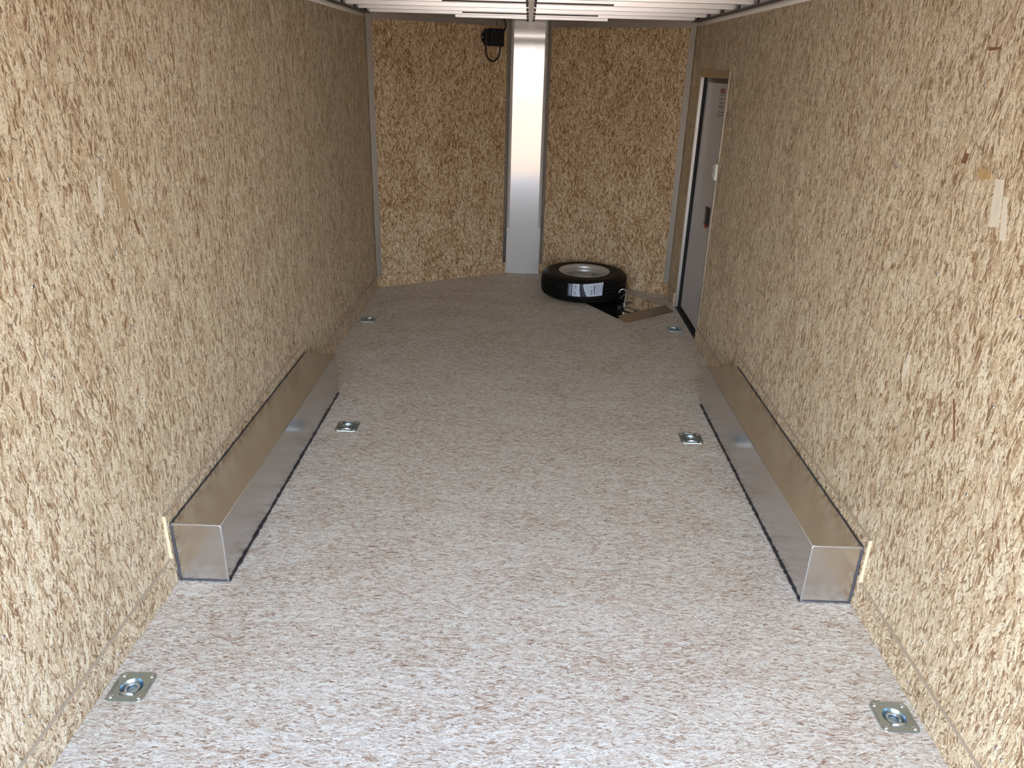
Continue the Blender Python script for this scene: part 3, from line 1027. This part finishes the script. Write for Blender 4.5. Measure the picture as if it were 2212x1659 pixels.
# black flush latch with a red tab, lies proud of the door
bm = BM()
dbox(bm, XD - 0.012, XD - 0.0004, 5.275, 5.385, 0.765, 0.895)
obj('latch_plate', bm, M_BLACK, d, bevel=0.006)
bm = BM(); dbox(bm, XD - 0.020, XD - 0.0125, 5.315, 5.345, 0.795, 0.870)
obj('latch_handle', bm, plain('grey_latch_paddle', (0.05, 0.05, 0.055), 0.35), d, bevel=0.003)
bm = BM(); dbox(bm, XD - 0.022, XD - 0.0125, 5.268, 5.322, 0.760, 0.788)
obj('latch_tab', bm, M_RED, d, bevel=0.003)
# warning print
bm = BM()
dbox(bm, XD - 0.0008, XD - 0.0003, 5.290, 5.415, 1.640, 1.668, 0)
for yy in (5.305, 5.322, 5.339):
    dbox(bm, XD - 0.0012, XD - 0.0009, yy, yy + 0.010, 1.649, 1.659, 2)
rr = random.Random(4)
for z, ln in ((1.625, .125), (1.602, .125), (1.577, .11), (1.558, .125), (1.546, .11), (1.520, .14), (1.502, .14), (1.490, .05)):
    y = 5.418
    while y > 5.418 - ln:
        wd = rr.uniform(0.010, 0.026)
        dbox(bm, XD - 0.0008, XD - 0.0003, y - wd, y, z, z + 0.006, 1)
        y -= wd + 0.004
obj('warning_print', bm, [M_REDLAB, M_GREYINK, M_DOOR], d)

# white catch by the door edge
t = thing('door_catch', 'small white plastic catch with two tabs at the near edge of the side door frame', 'catch', (XW - 0.0034, 5.045, 1.17))
bm = BM(); add_box(bm, -0.020, 0.0, -0.030, 0.030, -0.052, 0.052)
obj('body', bm, M_WHITE, t, bevel=0.008)
for k, z in enumerate((0.022, -0.022)):
    bm = BM(); add_box(bm, -0.016, 0.0, 0.0305, 0.072, z - 0.013, z + 0.013)
    obj('tab', bm, M_WHITE, t, bevel=0.004)
bm = BM(); add_box(bm, -0.010, 0.0, 0.0305, 0.050, -0.008, 0.008)
obj('bolt', bm, plain('grey_catch_bolt', (0.35, 0.37, 0.36), 0.4), t)

# ------------------------------------------------------------------ junction box on the left nose panel
def lp(lx, dist, z):
    return ML @ Vector((lx, -dist, z))
t = thing('junction_box', 'black junction box with looped cable high on the left front panel', 'junction box', lp(1.075, 0.0, 1.98))
t.matrix_world = ML @ Matrix.Translation((1.075, -0.0006, 1.982))
JM = ML @ Matrix.Translation((1.075, -0.0006, 1.982))
PM[t.name] = JM
bm = BM()
add_box(bm, -0.042, 0.082, -0.060, 0, -0.068, 0.062)
obj('box_lid', bm, M_BLACK, t, bevel=0.004)
bm = BM()
add_box(bm, -0.078, -0.0425, -0.040, 0, -0.064, 0.056)
obj('box_base', bm, plain('black_plastic_side', (0.012, 0.012, 0.016), 0.4), t, bevel=0.003)
bm = BM(); add_box(bm, -0.100, -0.0785, -0.008, 0, -0.045, 0.042)
obj('mounting_tab', bm, M_BLACK, t, bevel=0.002)
for z in (0.033, -0.004, -0.038):
    put_screw(t, JM @ Vector((-0.089, -0.0085, z)), NL, RIVET_ME)
bm = BM()
add_tube(bm, smooth_path([(-0.062, -0.022, -0.066), (-0.068, -0.024, -0.105), (-0.050, -0.026, -0.155), (0.0, -0.028, -0.182), (0.045, -0.028, -0.150), (0.062, -0.026, -0.100), (0.066, -0.024, -0.066)], 6), 0.0062, 8)
obj('cable_loop', bm, M_BLACK, t)
bm = BM()
add_tube(bm, smooth_path([(0.078, -0.030, 0.028), (0.100, -0.030, 0.055), (0.112, -0.028, 0.090), (0.104, -0.026, 0.122), (0.085, -0.024, 0.150)], 6), 0.0062, 8)
obj('feed_cable', bm, M_BLACK, t)
bm = BM(); add_box(bm, 0.036, 0.042, -0.0075, -0.0045, 0.086, 0.124)
tt = bm
obj('seam_clip', bm, M_CLIP, t)

# ------------------------------------------------------------------ spare tyre
TC = Vector((0.515, 6.185, 0.0042))
t = thing('spare_tire', 'black spare tyre on a silver wheel lying flat before the right front panel', 'tire', TC)
prof = []
R = 0.360; W = 0.200
side_in = 0.204
def tread(i, j, r, z):
    return r
P = [(side_in, 0.012), (0.222, 0.004), (0.262, 0.001), (0.300, 0.003), (0.330, 0.011), (0.345, 0.020), (0.354, 0.030)]
tz = [0.036, 0.048, 0.050, 0.056, 0.058, 0.078, 0.080, 0.086, 0.088, 0.112, 0.114, 0.120, 0.122, 0.142, 0.144, 0.150, 0.152, 0.164]
rib = []
groove_z = [(0.050, 0.056), (0.080, 0.086), (0.114, 0.120), (0.144, 0.150)]
for z in tz:
    g = any(a - 1e-6 <= z <= b + 1e-6 for a, b in groove_z)
    crown = R - 0.004 * ((z - 0.1) / 0.064) ** 2
    rib.append((crown - (0.008 if g else 0), z))
P += rib
P += [(0.354, 0.170), (0.345, 0.180), (0.330, 0.189), (0.322, 0.1905), (0.320, 0.1925), (0.300, 0.197), (0.296, 0.1955), (0.262, 0.199), (0.258, 0.1975), (0.232, 0.1965), (0.216, 0.194), (side_in, 0.186)]
nb = 7
SEG = 240
def rf(i, j, r, z):
    if 0.034 < z < 0.166 and r > 0.3525 and not any(a - 1e-6 <= z <= b + 1e-6 for a, b in groove_z):
        band = int((z - 0.03) / 0.03)
        if (i + band * 2) % 5 == 0:
            return r - 0.005
    if (0.028 < z < 0.034 or 0.166 < z < 0.172) and i % 5 < 2:
        return r - 0.003
    return r
bm = BM()
add_lathe(bm, P, SEG, rfun=rf, smooth=True)
o = obj('tyre', bm, M_RUBBER, t)
try:
    md = o.modifiers.new('edges', 'EDGE_SPLIT'); md.split_angle = math.radians(32)
except Exception:
    pass
# wheel
bm = BM()
prof = [(0.214, 0.1955), (0.212, 0.2005), (0.206, 0.2010), (0.200, 0.192), (0.194, 0.189), (0.190, 0.180), (0.1895, 0.170), (0.184, 0.165),
        (0.180, 0.162), (0.178, 0.140), (0.178, 0.060), (0.190, 0.030), (0.195, 0.012), (0.205, 0.006), (0.212, 0.006)]
add_lathe(bm, prof, 96)
obj('rim', bm, M_RIM, t)
# wheel face: ring, spokes between dark openings, hub
bm = BM()
zf = 0.130
NW = 8
seg = 96
def ringpts(r, z):
    return [bm.verts.new((r * math.cos(2 * PI * i / seg), r * math.sin(2 * PI * i / seg), z)) for i in range(seg)]
ra = [ringpts(r, z) for r, z in ((0.1778, zf + 0.012), (0.170, zf + 0.004), (0.100, zf - 0.002), (0.085, zf + 0.010), (0.045, zf + 0.014), (0.040, zf + 0.0))]
for k in range(len(ra) - 1):
    for i in range(seg):
        ph = (i + 3) % (seg // NW)
        if k == 1 and ph < 6:
            continue
        f = bm.faces.new((ra[k][i], ra[k][(i + 1) % seg], ra[k + 1][(i + 1) % seg], ra[k + 1][i])); f.smooth = True
ret = bmesh.ops.extrude_face_region(bm, geom=list(bm.faces))
for e in ret['geom']:
    if isinstance(e, bmesh.types.BMVert):
        e.co.z -= 0.004
obj('wheel_face', bm, M_RIM, t)
bm = BM()
add_lathe(bm, [(0.1775, zf - 0.022), (0.10, zf - 0.024), (0.0002, zf - 0.024)], 48)  # black disc standing in for the shade behind the wheel openings
obj('opening_shade', bm, M_DARKHOLE, t)

# paper label wrapped on the tread
LW0, LW1, LZ0, LZ1 = -0.148, 0.128, 0.070, 0.176
def lab_pt(u, v, lift):
    """u 0..1 left to right, v 0..1 bottom to top"""
    x = LW0 + (LW1 - LW0) * u
    a = math.asin(max(-1, min(1, x / R)))
    z = LZ0 + 0.012 * u * u + (LZ1 - LZ0 - 0.004 + 0.010 * u * u) * v
    r = R + 0.0016 + lift + (0.010 * max(0, u - 0.75) * 4 * max(0, v - 0.5) * 2)
    return V(r * math.sin(a), -r * math.cos(a), z)
bm = BM()
nu, nv = 24, 4
def patch(u0, u1, v0, v1, lift, mi, nu=3, nv=1, shape=None):
    g = []
    for i in range(nu + 1):
        row = []
        for j in range(nv + 1):
            u = u0 + (u1 - u0) * i / nu; v = v0 + (v1 - v0) * j / nv
            if shape: u, v = shape(i / nu, j / nv)
            row.append(bm.verts.new(lab_pt(u, v, lift)))
        g.append(row)
    for i in range(nu):
        for j in range(nv):
            f = bm.faces.new((g[i][j], g[i + 1][j], g[i + 1][j + 1], g[i][j + 1])); f.material_index = mi
patch(0, 1, 0, 1, 0, 0, 28, 4)
patch(0, 0.125, 0, 1, 0.0004, 1, 4, 1)
patch(0.055, 0.075, 0.12, 0.88, 0.0008, 0, 1, 1)
for k, u in enumerate((0.155, 0.195, 0.235)):
    for j in range(5):
        if (k + j) % 4 == 3: continue
        patch(u, u + (0.02 if k == 1 else 0.010), 0.12 + j * 0.16, 0.12 + j * 0.16 + 0.12, 0.0005, 2 if k == 1 else 3, 1, 1)
# drawing of a tread on the label: a curved dark band
def band(a, b, wob=0.0):
    def sh(i, j):
        c = 0.345 + 0.11 * (1 - j) ** 1.7 + 0.03 * j
        wdt = 0.13 + 0.05 * (1 - j) - 0.04 * j
        return (c - wdt / 2 + wdt * (a + (b - a) * i), j)
    return sh
patch(0, 0, 0, 0, 0.0005, 2, 2, 8, band(0.0, 1.0))
patch(0, 0, 0, 0, 0.0009, 3, 1, 8, band(0.42, 0.48))
patch(0, 0, 0, 0, 0.0009, 3, 1, 8, band(0.72, 0.78))
# block of bars and text columns
for k in range(9):
    z0 = 0.16 + 0.07 * k
    if k in (6,): continue
    patch(0.635, 0.70, z0, z0 + (0.02 if k % 2 else 0.045), 0.0005, 3 if k % 3 else 2, 1, 1)
patch(0.745, 0.768, 0.15, 0.85, 0.0005, 2, 1, 1)
for k, u in enumerate((0.795, 0.825, 0.855, 0.885)):
    for j in range(6):
        patch(u, u + 0.009, 0.14 + j * 0.12, 0.14 + j * 0.12 + (0.10 if (j + k) % 3 else 0.07), 0.0005, 3, 1, 1)
patch(0.95, 0.965, 0.30, 0.80, 0.0005, 3, 1, 1)
for k, u in enumerate((0.50, 0.53, 0.56, 0.59)):
    for j in range(4):
        patch(u, u + 0.006, 0.25 + j * 0.15, 0.25 + j * 0.15 + 0.10, 0.0005, 3, 1, 1)
obj('label', bm, [M_LABW, M_LABG, M_LABK, M_LABM], t, recalc=False)['label'] = 'white paper label with a tread picture'

# ------------------------------------------------------------------ polished steel carrier plate on the floor
A = Vector((0.515, 5.895)); B = Vector((0.794, 5.414)); C = Vector((1.214, 5.736)); D = Vector((0.945, 6.130))
t = thing('tire_carrier', 'polished steel spare tyre carrier plate lying on the floor beside the tyre', 'carrier', (B.x, B.y, 0))
def P2(u, v):   # u along B->C, v along B->A
    p = B + (C - B) * u + (A - B) * v
    return p - B
bm = BM()
quad = [P2(0, 0.0), P2(0.93, 0.0) + Vector((0, 0)), P2(0.93, 0.8), P2(0.0, 0.985)]
# base
pts = [P2(0.0, 0.20), P2(1.0, 0.20), P2(0.98, 0.82), P2(0.60, 0.90), P2(0, 0.98)]
pts = [(p.x, p.y) for p in pts]
add_prism(bm, pts, 0.0015, 0.0035)
obj('base_plate', bm, M_CHROME, t)
# near flange, folded up a little towards the opening
bm = BM()
fa = [P2(0.0, 0.20), P2(1.0, 0.20), P2(1.0, 0.0), P2(0.0, 0.0)]
z = [0.0036, 0.0036, 0.0016, 0.0016]
rise = 0.022
vs = [bm.verts.new((fa[0].x, fa[0].y, 0.0036 + rise)), bm.verts.new((fa[1].x, fa[1].y, 0.0036 + rise)), bm.verts.new((fa[2].x, fa[2].y, 0.0018)), bm.verts.new((fa[3].x, fa[3].y, 0.0018))]
vb = [bm.verts.new((v.co.x, v.co.y, 0.0008 if i > 1 else v.co.z - 0.002)) for i, v in enumerate(vs)]
bm.faces.new(vs); bm.faces.new(list(reversed(vb)))
for i in range(4):
    bm.faces.new((vs[i], vb[i], vb[(i + 1) % 4], vs[(i + 1) % 4]))
obj('near_flange', bm, plain('brushed_flange_steel', (0.42, 0.38, 0.34), 0.32, metal=1.0), t)
# back flange lifted at an angle
bm = BM()
q = [Vector(p) - B for p in ((0.800, 5.905), (0.930, 6.035), (0.895, 6.085), (0.835, 6.020))]
vs = [bm.verts.new((p.x, p.y, zz)) for p, zz in zip(q, (0.028, 0.030, 0.034, 0.032))]
vb = [bm.verts.new(v.co - V(0, 0, 0.003)) for v in vs]
bm.faces.new(vs); bm.faces.new(list(reversed(vb)))
for i in range(4):
    bm.faces.new((vs[i], vb[i], vb[(i + 1) % 4], vs[(i + 1) % 4]))
obj('back_flange', bm, M_CHROME, t)
# raised bar
bx = Vector((0.815, 5.765)) - B
dirv = Vector((0.115, -0.105)).normalized(); nv_ = Vector((-dirv.y, dirv.x))
bm = BM()
q = [bx - dirv * 0.055 - nv_ * 0.016, bx + dirv * 0.135 - nv_ * 0.024, bx + dirv * 0.135 + nv_ * 0.024, bx - dirv * 0.055 + nv_ * 0.016]
add_prism(bm, [(p.x, p.y) for p in q], 0.020, 0.0245)
q = [bx - dirv * 0.05 - nv_ * 0.012, bx - dirv * 0.03 - nv_ * 0.012, bx - dirv * 0.03 + nv_ * 0.012, bx - dirv * 0.05 + nv_ * 0.012]
add_prism(bm, [(p.x, p.y) for p in q], 0.0036, 0.020)
q = [bx + dirv * 0.11 - nv_ * 0.02, bx + dirv * 0.13 - nv_ * 0.02, bx + dirv * 0.13 + nv_ * 0.02, bx + dirv * 0.11 + nv_ * 0.02]
add_prism(bm, [(p.x, p.y) for p in q], 0.0036, 0.020)
obj('bar', bm, M_BRBLUE, t)
bm = BM()
b3 = V(bx.x, bx.y, 0.0245)
add_tube(bm, smooth_path([b3, b3 + V(0.004, 0, 0.06), b3 + V(0.008, 0, 0.118), b3 + V(0.000, 0, 0.134), b3 + V(-0.020, 0.0, 0.142), b3 + V(-0.040, 0, 0.132), b3 + V(-0.046, 0, 0.120)], 5), 0.0042, 8)
add_lathe(bm, [(0.0001, 0.018), (0.010, 0.017), (0.011, 0.002), (0.011, 0.0)], 6, mat=Matrix.Translation(b3), smooth=False)
add_lathe(bm, [(0.0001, 0.026), (0.007, 0.026), (0.007, 0.018)], 10, mat=Matrix.Translation(b3))
obj('hooked_rod', bm, M_ROD, t)
bm = BM()
add_lathe(bm, [(0.0001, 0.008), (0.006, 0.006), (0.0085, 0), (0.006, -0.006), (0.0001, -0.008)], 12, mat=Matrix.Translation(b3 + V(-0.047, -0.002, 0.115)))
obj('rod_knob', bm, M_ROD, t)
